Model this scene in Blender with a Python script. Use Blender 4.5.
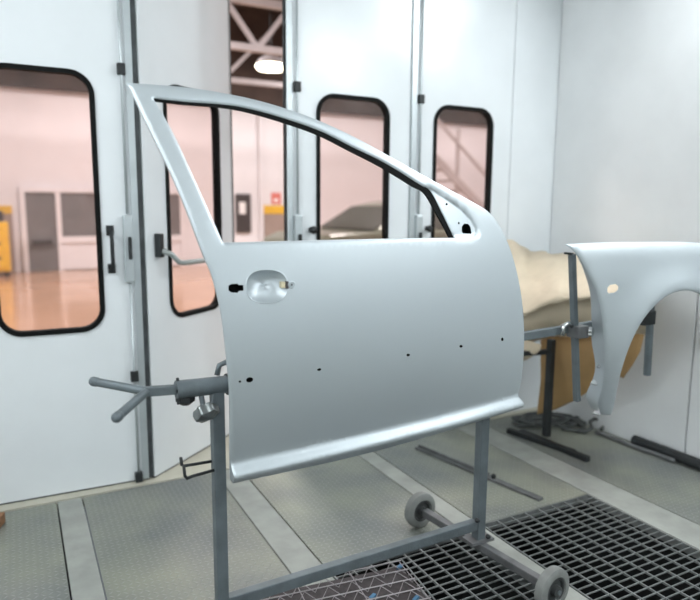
import bpy, bmesh, math, random
from mathutils import Vector, Matrix
from mathutils.geometry import delaunay_2d_cdt
random.seed(7)
for o in list(bpy.data.objects): bpy.data.objects.remove(o)
scene = bpy.context.scene
COL = scene.collection
PI = math.pi

# ---------------------------------------------------------------- camera
YAW, PITCH, ROLL, FPX, HCAM = math.radians(27.78), math.radians(-8.38), math.radians(.40), 635.0, 1.3
F = Vector((math.sin(YAW)*math.cos(PITCH), math.cos(YAW)*math.cos(PITCH), math.sin(PITCH)))
_r = Vector((math.cos(YAW), -math.sin(YAW), 0)); _u = _r.cross(F)
RT = _r*math.cos(ROLL) + _u*math.sin(ROLL)
UP = -_r*math.sin(ROLL) + _u*math.cos(ROLL)
CAM = Vector((0, 0, HCAM))
cd = bpy.data.cameras.new('camera'); cam = bpy.data.objects.new('camera', cd); COL.objects.link(cam)
m = Matrix((RT, UP, -F)).transposed().to_4x4(); m.translation = CAM
cam.matrix_world = m
cd.sensor_fit = 'HORIZONTAL'; cd.sensor_width = 36; cd.lens = FPX/700*36; cd.clip_start = .05; cd.clip_end = 100
cd.dof.use_dof = True; cd.dof.focus_distance = 1.95; cd.dof.aperture_fstop = 1.9
scene.camera = cam
# ---------------------------------------------------------------- world, exposure
w = bpy.data.worlds.new('world'); scene.world = w; w.use_nodes = True
w.node_tree.nodes['Background'].inputs[0].default_value = (.75, .82, .9, 1)
w.node_tree.nodes['Background'].inputs[1].default_value = .25
vs = scene.view_settings
vs.view_transform = 'Standard'; vs.look = 'None'; vs.gamma = 1; vs.use_curve_mapping = False
vs.exposure = 0.0
# ---------------------------------------------------------------- room numbers
XR, XL, YB, YF, ZC = 3.005, -1.35, 2.99, -3.2, 2.9     # right wall, left wall, folding doors, wall behind the camera, ceiling
HALL_Y, HALL_XL, HALL_XR, HALL_Z = 13.87, -6.0, 15.0, 5.6
# ---------------------------------------------------------------- large lamps (booth hip lights, hall lamps)
def area(name, loc, target, sx, sy, power, col):
    l = bpy.data.lights.new(name, 'AREA'); l.shape = 'RECTANGLE'; l.size = sx; l.size_y = sy; l.energy = power; l.color = col
    o = bpy.data.objects.new(name, l); COL.objects.link(o)
    o.location = loc
    d = (Vector(target)-Vector(loc)); o.rotation_euler = d.to_track_quat('-Z', 'Y').to_euler()
    return o
BOOTH = (.93, .98, 1.0)
HALLC = (1.0, .95, .955)
for i, y in enumerate((-2.3, -.95, .4, 1.75)):
    for side, xx, xs in ((1, XR-.22, XR), (-1, XL+.22, XL)):
        area('booth_light', (xx-.0*side, y, ZC-.245), (xx-side, y, ZC-.245-1.0), .30, 1.15, 20.5 if side == 1 else 19.5, BOOTH)
for x, y in ((-2.5, 6.5), (1.8, 6.5), (6.1, 6.5), (10.4, 6.5), (-2.5, 11), (1.8, 11), (6.1, 11), (10.4, 11)):
    area('hall_light', (x, y, 4.55), (x, y, 0), 1.2, 1.2, 175, HALLC)

# ---------------------------------------------------------------- pixel helpers (a pixel is only a direction)
def ray(x, y): return RT*((x-350)/FPX) + UP*((300-y)/FPX) + F
def fl(x, y, z=0.0):
    d = ray(x, y); return CAM + d*((z-HCAM)/d.z)
def pl(x, y, n, p0):
    d = ray(x, y); n = Vector(n); return CAM + d*((Vector(p0)-CAM).dot(n)/d.dot(n))
def py(x, y, Y): return pl(x, y, (0, 1, 0), (0, Y, 0))

# ---------------------------------------------------------------- materials
MATS = {}
def mat(name, col, rough=.5, metal=0, noise=0, nscale=8, bump=0, bscale=60, coat=0, spec=.5, emit=None, col2=None, trans=0):
    if name in MATS: return MATS[name]
    mt = bpy.data.materials.new(name); mt.use_nodes = True; nt = mt.node_tree; b = nt.nodes['Principled BSDF']
    b.inputs['Base Color'].default_value = (*col, 1); b.inputs['Roughness'].default_value = rough; b.inputs['Metallic'].default_value = metal
    b.inputs['Coat Weight'].default_value = coat; b.inputs['Coat Roughness'].default_value = .08; b.inputs['Specular IOR Level'].default_value = spec
    tc = nt.nodes.new('ShaderNodeTexCoord')
    if noise:
        n = nt.nodes.new('ShaderNodeTexNoise'); n.inputs['Scale'].default_value = nscale; n.inputs['Detail'].default_value = 5
        nt.links.new(tc.outputs['Object'], n.inputs['Vector'])
        rp = nt.nodes.new('ShaderNodeValToRGB')
        c2 = col2 or tuple(c*(1-noise) for c in col)
        rp.color_ramp.elements[0].position = .35; rp.color_ramp.elements[1].position = .68
        rp.color_ramp.elements[0].color = (*c2, 1); rp.color_ramp.elements[1].color = (*col, 1)
        nt.links.new(n.outputs['Fac'], rp.inputs['Fac']); nt.links.new(rp.outputs['Color'], b.inputs['Base Color'])
    if bump:
        n2 = nt.nodes.new('ShaderNodeTexNoise'); n2.inputs['Scale'].default_value = bscale; n2.inputs['Detail'].default_value = 4
        nt.links.new(tc.outputs['Object'], n2.inputs['Vector'])
        bp = nt.nodes.new('ShaderNodeBump'); bp.inputs['Strength'].default_value = bump; bp.inputs['Distance'].default_value = .01
        nt.links.new(n2.outputs['Fac'], bp.inputs['Height']); nt.links.new(bp.outputs['Normal'], b.inputs['Normal'])
    if emit:
        b.inputs['Emission Color'].default_value = (*emit[0], 1); b.inputs['Emission Strength'].default_value = emit[1]
    MATS[name] = mt; return mt
WHITE = mat('white_panel', (.79, .83, .855), .2, noise=.05, nscale=3, spec=.5)
WALLR = mat('wall_panel', (.83, .85, .86), .42, noise=.09, nscale=2.2)
CEIL = mat('ceiling_white', (.8, .82, .83), .8, noise=.03)
ALU = mat('aluminium', (.55, .60, .62), .4, .6, noise=.08, nscale=12)
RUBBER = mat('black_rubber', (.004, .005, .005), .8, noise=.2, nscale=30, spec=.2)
GASKET = mat('dark_gasket', (.06, .07, .075), .6, noise=.6, nscale=14)
DARKM = mat('dark_metal', (.03, .034, .036), .5, .3, noise=.3, nscale=20)
SILVER = mat('silver_paint', (.525, .575, .605), .46, .68, noise=.015, nscale=4, coat=.12)
STEEL = mat('grey_painted_steel', (.15, .18, .195), .5, .3, noise=.22, nscale=18, bump=.12, bscale=120)
STEEL2 = mat('worn_steel', (.20, .205, .21), .5, .4, noise=.35, nscale=15)
GALV = mat('galvanised_grating', (.27, .285, .28), .55, .4, noise=.3, nscale=25)
CHROME = mat('chrome', (.7, .72, .72), .18, 1, noise=.05)
STRIP = mat('concrete_strip', (.36, .375, .345), .7, noise=.2, nscale=9, bump=.1)
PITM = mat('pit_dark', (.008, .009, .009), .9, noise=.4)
THRESH = mat('threshold_cream', (.55, .53, .44), .6, noise=.12, nscale=6)
KRAFT = mat('kraft_paper', (.72, .61, .46), .75, noise=.12, nscale=7, bump=.8, bscale=16)
KRAFT2 = mat('brown_cardboard', (.42, .26, .11), .75, noise=.2, nscale=6)
TYRE = mat('grey_rubber', (.22, .23, .22), .65, noise=.25, nscale=20)
RIM = mat('dark_rim', (.075, .08, .08), .5, .4, noise=.25)
HFLOOR = mat('hall_floor_epoxy', (.50, .30, .19), .16, noise=.12, nscale=1.2)
HWALL = mat('hall_wall_white', (.80, .775, .79), .7, noise=.04, nscale=2)
HDADO = mat('hall_dado_tan', (.36, .28, .24), .6, noise=.1, nscale=3)
HROOF = mat('hall_roof_brown', (.07, .045, .035), .8, noise=.4, nscale=2)
HBEAM = mat('hall_beam', (.46, .42, .42), .5, noise=.08)
YELLOW = mat('yellow_paint', (.80, .48, .05), .4, noise=.1)
HGREY = mat('hall_grey', (.20, .19, .19), .4, noise=.2, nscale=3)
HDARK = mat('hall_dark', (.06, .05, .05), .5, noise=.2)
PINKM = mat('red_sign', (.75, .22, .18), .5, noise=.1)
PAPERW = mat('white_paper', (.85, .83, .82), .7, noise=.03)
CARP = mat('car_green_grey', (.19, .20, .14), .35, .3, noise=.3, coat=.3)
CARG = mat('car_glass', (.10, .10, .085), .15, noise=.1)
BROWNP = mat('brown_plastic', (.05, .04, .042), .6, noise=.5, nscale=60)
BLUEP = mat('blue_plastic', (.08, .22, .38), .5, noise=.2)
KNOBM = mat('knob_metal', (.26, .28, .28), .28, .8, noise=.2, nscale=30)
WIRE = mat('pale_wire', (.38, .35, .36), .4, .4, noise=.2)
CREAM = mat('cream_primer', (.70, .62, .42), .5, noise=.15)
HOSEM = mat('hose_rubber', (.075, .082, .08), .55, noise=.3)
LAMPE = mat('lamp_glow', (1, .98, .85), .5, emit=((1, .93, .72), 9.0))
TUBE_E = mat('tube_diffuser', (1, 1, 1), .5, emit=(BOOTH, 7.0))

def glass_mat(name, tint):
    mt = bpy.data.materials.new(name); mt.use_nodes = True; nt = mt.node_tree; nt.nodes.remove(nt.nodes['Principled BSDF'])
    out = nt.nodes['Material Output']
    tr = nt.nodes.new('ShaderNodeBsdfTransparent'); tr.inputs[0].default_value = (*tint, 1)
    gl = nt.nodes.new('ShaderNodeBsdfGlossy'); gl.inputs['Roughness'].default_value = .03
    fr = nt.nodes.new('ShaderNodeFresnel')
    ge = nt.nodes.new('ShaderNodeNewGeometry'); ma = nt.nodes.new('ShaderNodeMath'); ma.operation = 'MULTIPLY_ADD'   # same reflectance on both faces of the pane
    ma.inputs[1].default_value = 1/1.45-1.45; ma.inputs[2].default_value = 1.45
    nt.links.new(ge.outputs['Backfacing'], ma.inputs[0]); nt.links.new(ma.outputs[0], fr.inputs[0])
    mx = nt.nodes.new('ShaderNodeMixShader')
    nt.links.new(fr.outputs[0], mx.inputs[0]); nt.links.new(tr.outputs[0], mx.inputs[1]); nt.links.new(gl.outputs[0], mx.inputs[2])
    nt.links.new(mx.outputs[0], out.inputs[0]); return mt
GLASS = glass_mat('window_glass', (.95, .91, .90))

def tread_material():
    mt = bpy.data.materials.new('tread_plate'); mt.use_nodes = True; nt = mt.node_tree; b = nt.nodes['Principled BSDF']; N = nt.nodes; L = nt.links
    tc = N.new('ShaderNodeTexCoord'); sp = N.new('ShaderNodeSeparateXYZ'); L.new(tc.outputs['Object'], sp.inputs[0])
    def M(op, a, bb=None, c=None):
        n = N.new('ShaderNodeMath'); n.operation = op
        for i, v in enumerate((a, bb, c)):
            if v is None: continue
            if isinstance(v, (int, float)): n.inputs[i].default_value = v
            else: L.new(v, n.inputs[i])
        return n.outputs[0]
    P = .0225
    u = M('DIVIDE', sp.outputs[0], P); v = M('DIVIDE', sp.outputs[1], P)
    fu = M('FLOOR', u); fv = M('FLOOR', v)
    cu = M('SUBTRACT', M('SUBTRACT', u, fu), .5); cv = M('SUBTRACT', M('SUBTRACT', v, fv), .5)
    par = M('FLOORED_MODULO', M('ADD', fu, fv), 2.0)
    sg = M('SUBTRACT', M('MULTIPLY', par, 2.0), 1.0)
    a = M('MULTIPLY', M('ADD', cu, M('MULTIPLY', sg, cv)), .707); c = M('MULTIPLY', M('SUBTRACT', cu, M('MULTIPLY', sg, cv)), .707)
    d = M('SQRT', M('ADD', M('POWER', M('DIVIDE', a, .56), 2.0), M('POWER', M('DIVIDE', c, .17), 2.0)))
    h = M('SMOOTH_MAX', M('SUBTRACT', 1.0, d), 0.0, .2)
    bp = N.new('ShaderNodeBump'); bp.inputs['Strength'].default_value = .8; bp.inputs['Distance'].default_value = .003
    L.new(h, bp.inputs['Height']); L.new(bp.outputs['Normal'], b.inputs['Normal'])
    n = N.new('ShaderNodeTexNoise'); n.inputs['Scale'].default_value = 2.6; n.inputs['Detail'].default_value = 4; L.new(tc.outputs['Object'], n.inputs['Vector'])
    rp = N.new('ShaderNodeValToRGB'); e = rp.color_ramp.elements
    e[0].position = .34; e[0].color = (.185, .20, .195, 1); e[1].position = .66; e[1].color = (.295, .305, .25, 1)
    L.new(n.outputs['Fac'], rp.inputs['Fac'])
    mx = N.new('ShaderNodeMixRGB'); mx.blend_type = 'MIX'; mx.inputs[2].default_value = (.40, .42, .39, 1)
    L.new(M('MULTIPLY', M('MINIMUM', h, 1.0), .55), mx.inputs[0]); L.new(rp.outputs[0], mx.inputs[1]); L.new(mx.outputs[0], b.inputs['Base Color'])
    b.inputs['Roughness'].default_value = .5; b.inputs['Metallic'].default_value = .25
    return mt
TREAD = tread_material()

# ---------------------------------------------------------------- object helpers
def tag(o, label=None, cat=None, group=None, kind=None):
    if label: o['label'] = label
    if cat: o['category'] = cat
    if group: o['group'] = group
    if kind: o['kind'] = kind
    return o
def empty(name, loc, rz=0, **k):
    o = bpy.data.objects.new(name, None); COL.objects.link(o); o.location = loc; o.rotation_euler = (0, 0, rz); o.empty_display_size = .05
    return tag(o, **k)
def link(name, me, mt, parent=None, smooth=False, **k):
    if mt and not me.materials: me.materials.append(mt)
    o = bpy.data.objects.new(name, me); COL.objects.link(o)
    if smooth:
        me.polygons.foreach_set('use_smooth', [True]*len(me.polygons))
    if parent is not None:
        o.parent = parent
        # meshes are written in world coordinates; bring them into the thing's frame
        wm = world_of(parent); o.matrix_parent_inverse = wm.inverted()
    return tag(o, **k)
def world_of(o):
    mm = Matrix.Translation(o.location) @ o.rotation_euler.to_matrix().to_4x4()
    if o.parent: return world_of(o.parent) @ o.matrix_parent_inverse @ mm
    return mm
class MB:
    def __init__(s): s.v = []; s.f = []
    def add(s, vs, fs):
        b = len(s.v); s.v += [tuple(x) for x in vs]; s.f += [tuple(i+b for i in f) for f in fs]; return s
    def box(s, lo, hi, M=None, bev=0):
        x0, y0, z0 = lo; x1, y1, z1 = hi
        vs = [Vector(p) for p in ((x0,y0,z0),(x1,y0,z0),(x1,y1,z0),(x0,y1,z0),(x0,y0,z1),(x1,y0,z1),(x1,y1,z1),(x0,y1,z1))]
        if M: vs = [M @ p for p in vs]
        return s.add(vs, ((0,3,2,1),(4,5,6,7),(0,1,5,4),(1,2,6,5),(2,3,7,6),(3,0,4,7)))
    def bar(s, a, b, wd, ht, up=(0,0,1)):
        a, b = Vector(a), Vector(b); d = (b-a).normalized(); upv = Vector(up)
        if abs(d.dot(upv)) > .98: upv = Vector((0, 1, 0))
        sd = d.cross(upv).normalized(); u2 = sd.cross(d)
        q = [sd*(wd/2)*i + u2*(ht/2)*j for i, j in ((-1,-1),(1,-1),(1,1),(-1,1))]
        return s.add([a+p for p in q]+[b+p for p in q], ((3,2,1,0),(4,5,6,7),(0,1,5,4),(1,2,6,5),(2,3,7,6),(3,0,4,7)))
    def tube(s, pts, r, n=10, closed=False, cap=True, flat=None):
        pts = [Vector(p) for p in pts]; k = len(pts); rs = r if isinstance(r, (list, tuple)) else [r]*k
        prev = None; rings = []
        for i, p in enumerate(pts):
            if closed: t = pts[(i+1) % k]-pts[i-1]
            else: t = pts[min(i+1, k-1)]-pts[max(i-1, 0)]
            t.normalize()
            if prev is None:
                ref = Vector((0,0,1)) if abs(t.z) < .9 else Vector((0,1,0))
                a = t.cross(ref).normalized()
            else:
                a = (prev - t*prev.dot(t)); a = a.normalized() if a.length > 1e-6 else t.orthogonal().normalized()
            prev = a; b = t.cross(a)
            rings.append([p + (a*math.cos(2*PI*j/n) + b*math.sin(2*PI*j/n))*rs[i] for j in range(n)])
        vs = [q for rg in rings for q in rg]; fs = []
        for i in range(k if closed else k-1):
            i2 = (i+1) % k
            for j in range(n): fs.append((i*n+j, i2*n+j, i2*n+(j+1) % n, i*n+(j+1) % n))
        if cap and not closed: fs += [tuple(range(n-1, -1, -1)), tuple((k-1)*n+j for j in range(n))]
        return s.add(vs, fs)
    def lathe(s, c, ax, prof, n=24, lobes=0, amp=0, loop=False):
        c = Vector(c); ax = Vector(ax).normalized(); a = ax.orthogonal().normalized(); b = ax.cross(a); vs = []; fs = []
        for (r, t) in prof:
            for j in range(n):
                th = 2*PI*j/n; rr = r*(1+amp*math.cos(lobes*th)) if lobes else r
                vs.append(c + ax*t + (a*math.cos(th)+b*math.sin(th))*rr)
        for i in range(len(prof)-1):
            for j in range(n): fs.append((i*n+j, i*n+(j+1) % n, (i+1)*n+(j+1) % n, (i+1)*n+j))
        if loop: fs += [((len(prof)-1)*n+j, (len(prof)-1)*n+(j+1) % n, (j+1) % n, j) for j in range(n)]
        else: fs += [tuple(range(n-1, -1, -1)), tuple((len(prof)-1)*n+j for j in range(n))]
        return s.add(vs, fs)
    def mesh(s, name):
        me = bpy.data.meshes.new(name); me.from_pydata(s.v, [], s.f); me.validate()
        bm = bmesh.new(); bm.from_mesh(me); bmesh.ops.recalc_face_normals(bm, faces=bm.faces); bm.to_mesh(me); bm.free()
        return me
    def build(s, name, mt, parent=None, smooth=False, bevel=0, **k):
        o = link(name, s.mesh(name), mt, parent, smooth, **k)
        if bevel:
            md = o.modifiers.new('bevel', 'BEVEL'); md.width = bevel; md.segments = 2; md.limit_method = 'ANGLE'
        if smooth == 'auto':
            o.data.set_sharp_from_angle(angle=math.radians(40))
        return o
def spline(pts, step, closed=False):
    """Catmull-Rom through 2-D points, resampled"""
    n = len(pts); out = []
    for i in range(n if closed else n-1):
        p1, p2 = Vector(pts[i]), Vector(pts[(i+1) % n])
        p0 = Vector(pts[i-1]) if (closed or i > 0) else p1*2-p2
        p3 = Vector(pts[(i+2) % n]) if (closed or i+2 < n) else p2*2-p1
        k = max(1, int(round((p2-p1).length/step)))
        for j in range(k):
            t = j/k
            out.append(.5*((2*p1)+(p2-p0)*t+(2*p0-5*p1+4*p2-p3)*t*t+(3*p1-p0-3*p2+p3)*t*t*t))
    if not closed: out.append(Vector(pts[-1]))
    return out
def line(a, b, step):
    a, b = Vector(a), Vector(b); k = max(1, int(round((b-a).length/step))); return [a+(b-a)*(j/k) for j in range(k)]
def inside(p, poly):
    x, y = p[0], p[1]; c = False; n = len(poly); j = n-1
    for i in range(n):
        xi, yi = poly[i][0], poly[i][1]; xj, yj = poly[j][0], poly[j][1]
        if (yi > y) != (yj > y) and x < (xj-xi)*(y-yi)/(yj-yi)+xi: c = not c
        j = i
    return c
def dist_poly(p, poly):
    best = 9; n = len(poly)
    for i in range(n):
        ax, ay = poly[i-1][0], poly[i-1][1]; bx, by = poly[i][0], poly[i][1]
        dx, dy = bx-ax, by-ay; L = dx*dx+dy*dy
        t = 0 if L == 0 else max(0, min(1, ((p[0]-ax)*dx+(p[1]-ay)*dy)/L))
        d = math.hypot(p[0]-ax-t*dx, p[1]-ay-t*dy)
        if d < best: best = d
    return best
def sheet(outer, holes, extra, front, back, walls=True):
    """closed sheet metal: triangulated front(s,h) and back(s,h) with walls along every loop"""
    loops = [outer]+holes; vs = []; es = []
    for lp in loops:
        b = len(vs); vs += [Vector((p[0], p[1])) for p in lp]; es += [(b+i, b+(i+1) % len(lp)) for i in range(len(lp))]
    vs += [Vector((p[0], p[1])) for p in extra]
    ov, oe, of, *_ = delaunay_2d_cdt(vs, es, [], 0, 1e-6)
    tris = []
    for f in of:
        c = (ov[f[0]]+ov[f[1]]+ov[f[2]])/3
        if inside(c, outer) and not any(inside(c, h) for h in holes): tris.append(tuple(f))
    n = len(ov); V = [front(p[0], p[1]) for p in ov]; Fs = list(tris)
    if back:
        V += [back(p[0], p[1]) for p in ov]; Fs += [tuple(i+n for i in reversed(t)) for t in tris]
        if walls:
            cnt = {}
            for t in tris:
                for a, b in ((t[0], t[1]), (t[1], t[2]), (t[2], t[0])):
                    cnt[(a, b)] = cnt.get((a, b), 0)+1
            for (a, b) in list(cnt):
                if (b, a) not in cnt: Fs.append((b, a, a+n, b+n))
    mb = MB(); mb.add(V, Fs); return mb
def grid_points(outer, holes, step, gap, x0, x1, y0, y1):
    out = []; j = 0; y = y0
    while y <= y1:
        x = x0 + (step/2 if j % 2 else 0)
        while x <= x1:
            p = (x, y)
            if inside(p, outer) and not any(inside(p, h) for h in holes) and dist_poly(p, outer) > gap and all(dist_poly(p, h) > gap for h in holes): out.append(p)
            x += step
        y += step*.87; j += 1
    return out
def rrect(x0, x1, y0, y1, r, n=8):
    out = []
    for cx, cy, a0 in ((x1-r, y1-r, 0), (x0+r, y1-r, 90), (x0+r, y0+r, 180), (x1-r, y0+r, 270)):
        for i in range(n+1):
            a = math.radians(a0+90*i/n); out.append((cx+r*math.cos(a), cy+r*math.sin(a)))
    return out

# ================================================================ BOOTH FLOOR
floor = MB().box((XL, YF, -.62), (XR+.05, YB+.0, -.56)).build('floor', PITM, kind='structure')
PL_Y1 = 2.94
strips = [(XL, -1.0), (.092, .196), (.80, .926), (1.536, 1.634), (2.262, 2.448)]
for a, b in strips + [(-.72, -.60)]:
    MB().box((a+.003, YF, -.012), (b-.003, PL_Y1, .0)).build('floor_strip', STRIP, floor, bevel=.002)
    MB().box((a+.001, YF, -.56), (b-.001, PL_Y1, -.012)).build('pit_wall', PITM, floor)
GY1 = 1.93
cols = [(-1.0, -.72), (-.60, .092), (.196, .80), (.926, 1.536), (1.634, 2.262), (2.448, XR)]
for k, (a, b) in enumerate(cols):
    if 2 <= k <= 4: rng = [(GY1, PL_Y1)]
    else: rng = [(YF, -1.6), (-1.6, -.1), (-.1, 1.4), (1.4, PL_Y1)]
    for y0, y1 in rng:
        MB().box((a+.003, y0+.003, -.012), (b-.003, y1-.003, -.001)).build('tread_plate', TREAD, floor)
MB().box((XL, PL_Y1+.004, -.05), (XR, YB+.10, .004)).build('door_sill', THRESH, floor)
# pit side walls are the strips' webs; steel gratings drop between the strips
def grating(a, b, y0, y1, label):
    g = empty('floor_grating', ((a+b)/2, (y0+y1)/2, 0), label=label, cat='floor grating', group='steel gratings between the floor strips')
    mb = MB()
    for p, q in (((a+.004, y0, -.035), (a+.009, y1, .0)), ((b-.009, y0, -.035), (b-.004, y1, .0)), ((a+.004, y0, -.035), (b-.004, y0+.005, 0)), ((a+.004, y1-.006, -.035), (b-.004, y1-.001, 0))):
        mb.box(p, q)
    mb.build('frame', GALV, g)
    w_ = (b-a-.018); bm_ = MB().box((-w_/2, -.0018, -.006), (w_/2, .0018, -.001)).mesh('bearing_bar'); bm_.materials.append(GALV)
    y = y1-.034
    while y > y0+.02:
        o = bpy.data.objects.new('bearing_bar', bm_); COL.objects.link(o); o.parent = g; o.location = (0, y-(y0+y1)/2, 0); y -= .034
    ln = y1-y0-.012; rm = MB().box((-.0024, -ln/2, -.008), (.0024, ln/2, 0)).mesh('cross_rod'); rm.materials.append(GALV)
    n = int(round(w_/.076))
    for i in range(1, n):
        o = bpy.data.objects.new('cross_rod', rm); COL.objects.link(o); o.parent = g; o.location = (-w_/2+i*w_/n, 0, 0)
    return g
grating(1.634, 2.262, .2, GY1, 'steel floor grating in front of the hanging fender, beside the near trolley wheel')
grating(.926, 1.536, .2, GY1, 'steel floor grating under the door stand crossbar, with the wire rack on it')
grating(.196, .80, .2, GY1, 'steel floor grating at the foot of the stand post with the forked arm')
for k in (2, 3, 4):
    a, b = cols[k]
    MB().box((a+.003, YF, -.012), (b-.003, .197, -.001)).build('tread_plate', TREAD, floor)

# ================================================================ BOOTH WALLS, CEILING
def plate_wall(name, lo, hi, mt, parent=None, **k): return MB().box(lo, hi).build(name, mt, parent, **k)
wr = MB().box((XR+.04, YF, -.02), (XR+.10, YB+.02, ZC)).build('wall_right', WALLR, kind='structure')
ys = [YB+.0, pl(688, 410, (1, 0, 0), (XR, 0, 0)).y, .95, -.05, -1.05, -2.05, YF]
for i in range(len(ys)-1):
    MB().box((XR, ys[i+1]+.004, .0), (XR+.045, ys[i]-.004, ZC)).build('wall_panel', WALLR, wr, bevel=.003)
plate_wall('wall_left', (XL-.08, YF, -.02), (XL, YB+.02, ZC), WALLR, kind='structure')
plate_wall('wall_near', (XL-.08, YF-.08, -.02), (XR+.1, YF, ZC), WALLR, kind='structure')
plate_wall('ceiling', (XL-.08, YF-.08, ZC), (XR+.1, YB+.12, ZC+.08), CEIL, kind='structure')
wb = empty('wall_back', (0, YB, 0), kind='structure')
ZL = 2.62
MB().box((XL, YB, ZL), (XR+.02, YB+.10, ZC)).build('header', WHITE, wb)
MB().box((2.655, YB, .0), (XR+.02, YB+.08, ZL)).build('jamb', WHITE, wb, bevel=.004)
MB().box((XL, YB, .0), (-1.06, YB+.08, ZL)).build('jamb', WHITE, wb)
# hip lights along both ceiling corners
for i, y in enumerate((-2.3, -.95, .4, 1.75)):
    for side in (1, -1):
        xw = XR if side == 1 else XL
        fx = empty('hip_light_fixture', (xw-side*.2, y, ZC-.22), label='long white lamp fixture set at a slant along the %s booth wall' % ('fender side' if side == 1 else 'opposite'), cat='light fixture', group='hip lights along the %s wall' % ('right' if side == 1 else 'left'))
        c = Vector((xw-side*.205, y, ZC-.23)); d = Vector((-side, 0, -1)).normalized(); t = Vector((-side, 0, 1)).normalized()
        def pt(a, b, yy): return c+d*a+t*b+Vector((0, yy, 0))
        def slab(a0, a1, b0, b1, y0, y1):
            mb = MB(); vsx = [pt(a, b, yy) for yy in (y0, y1) for a, b in ((a0, b0), (a1, b0), (a1, b1), (a0, b1))]
            return mb.add(vsx, ((0,1,2,3),(7,6,5,4),(0,4,5,1),(1,5,6,2),(2,6,7,3),(3,7,4,0)))
        slab(-.05, -.012, -.22, .22, -.62, .62).build('housing', CEIL, fx)
        slab(-.010, -.004, -.14, .14, -.56, .56).build('diffuser', TUBE_E, fx)

# ================================================================ FOLDING DOOR LEAVES
TH = .03
def leaf(name, org, ang, wd, win, hinge_side, extras):
    """org = bottom corner seen at the left, ang = turn about z, leaf runs along local x; local -y faces the booth"""
    root = empty(name, org, ang, kind='structure')
    R = Matrix.Translation(Vector(org)) @ Matrix.Rotation(ang, 4, 'Z')
    outer = [(0, .012), (wd, .012), (wd, ZL-.004), (0, ZL-.004)]
    hole = rrect(win[0], win[1], win[2], win[3], .085, 8)
    mb = sheet(outer, [hole], [], lambda s, h: R @ Vector((s, 0, h)), lambda s, h: R @ Vector((s, TH, h)))
    mb.build('leaf_panel', WHITE, root)
    gl = rrect(win[0]-.004, win[1]+.004, win[2]-.004, win[3]+.004, .087, 8)
    p = sheet(gl, [], [], lambda s, h: R @ Vector((s, .006, h)), lambda s, h: R @ Vector((s, .010, h))).build('pane', GLASS, root)
    # black rubber profile round the pane
    a = rrect(win[0]-.016, win[1]+.016, win[2]-.016, win[3]+.016, .10, 10); b = rrect(win[0]+.004, win[1]-.004, win[2]+.004, win[3]-.004, .080, 10)
    n = len(a); vv = []
    for lp, yy in ((a, -.002), (a, -.008), (b, -.008), (b, .030)): vv += [R @ Vector((q[0], yy, q[1])) for q in lp]
    ff = [(k*n+i, k*n+(i+1) % n, (k+1)*n+(i+1) % n, (k+1)*n+i) for k in range(3) for i in range(n)]
    MB().add(vv, ff).build('window_gasket', RUBBER, root)
    # dark bottom seal
    MB().box((0, .004, -.0), (wd, TH-.004, .012), R).build('bottom_seal', GASKET, root)
    for e in extras: e(root, R)
    return root
WZ0, WZ1 = .765, 1.848
def lockrod(x, hinge_zs, case=True):
    def f(root, R):
        r = MB()
        for z0, z1 in ((.03, .95), (1.26, ZL-.1)): r.tube([R @ Vector((x, -.012, z0)), R @ Vector((x, -.012, z1))], .006, 8)
        r.build('lock_rod', ALU, root, smooth=True)
        for z in hinge_zs: MB().box((x-.017, -.026, z-.024), (x+.017, 0, z+.024), R).build('rod_guide', DARKM, root, bevel=.004)
        if case:
            c = MB().box((x-.022, -.028, .955), (x+.020, 0, 1.255), R).build('lock_case', ALU, root, bevel=.006)
            MB().box((x-.004, -.045, 1.06), (x+.010, -.028, 1.16), R).build('latch_lever', DARKM, c, bevel=.003)
    return f
def pull(x):
    def f(root, R):
        h = MB().tube([R @ Vector(q) for q in ((x, -.002, 1.185), (x, -.04, 1.185), (x+.002, -.045, 1.15), (x+.002, -.045, 1.04), (x, -.04, 1.02), (x, -.002, 1.02))], .0085, 8).build('pull_handle', DARKM, root, smooth=True)
        MB().box((x-.016, -.006, 1.165), (x+.016, 0, 1.21), R).build('handle_plate', DARKM, h)
        MB().box((x-.016, -.006, .998), (x+.016, 0, 1.04), R).build('handle_plate', DARKM, h)
    return f
def edge(x0, x1, mt, nm, yy=-.006):
    def f(root, R): MB().box((x0, yy, .012), (x1, TH+.004, ZL-.01), R).build(nm, mt, root)
    return f
HZ = 1.878
X1 = -.245
leaf('door_1', (X1, YB+.015, 0), -.02, .742, (-.075-X1, .322-X1, WZ0-.008, WZ1-.004), 1, [lockrod(.449-X1, (HZ, .518, .03)), pull(.374-X1), edge(.742-.03, .742, ALU, 'edge_profile'), edge(.742, .742+.022, GASKET, 'rubber_edge', .0)])
a2 = math.atan2(.634, .773)
def pushbar(root, R):
    b = MB().box((.055, -.035, 1.06), (.083, 0, 1.17), R).build('push_bar_case', DARKM, root, bevel=.004)
    MB().tube([R @ Vector(q) for q in ((.07, -.03, 1.09), (.10, -.06, 1.075), (.13, -.08, 1.035), (.17, -.085, 1.03), (.62, -.085, 1.03), (.66, -.06, 1.03), (.66, 0, 1.03))], .013, 10).build('push_bar', mat('bar_grey', (.33, .36, .35), .45, .2, noise=.1), root, smooth=True)
leaf('door_2', (.526, YB+.0, 0), a2, .715, (.165, .575, WZ0, WZ1), 1, [pushbar, edge(.70, .722, GASKET, 'rubber_edge', .0)])
X3 = 1.215
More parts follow.
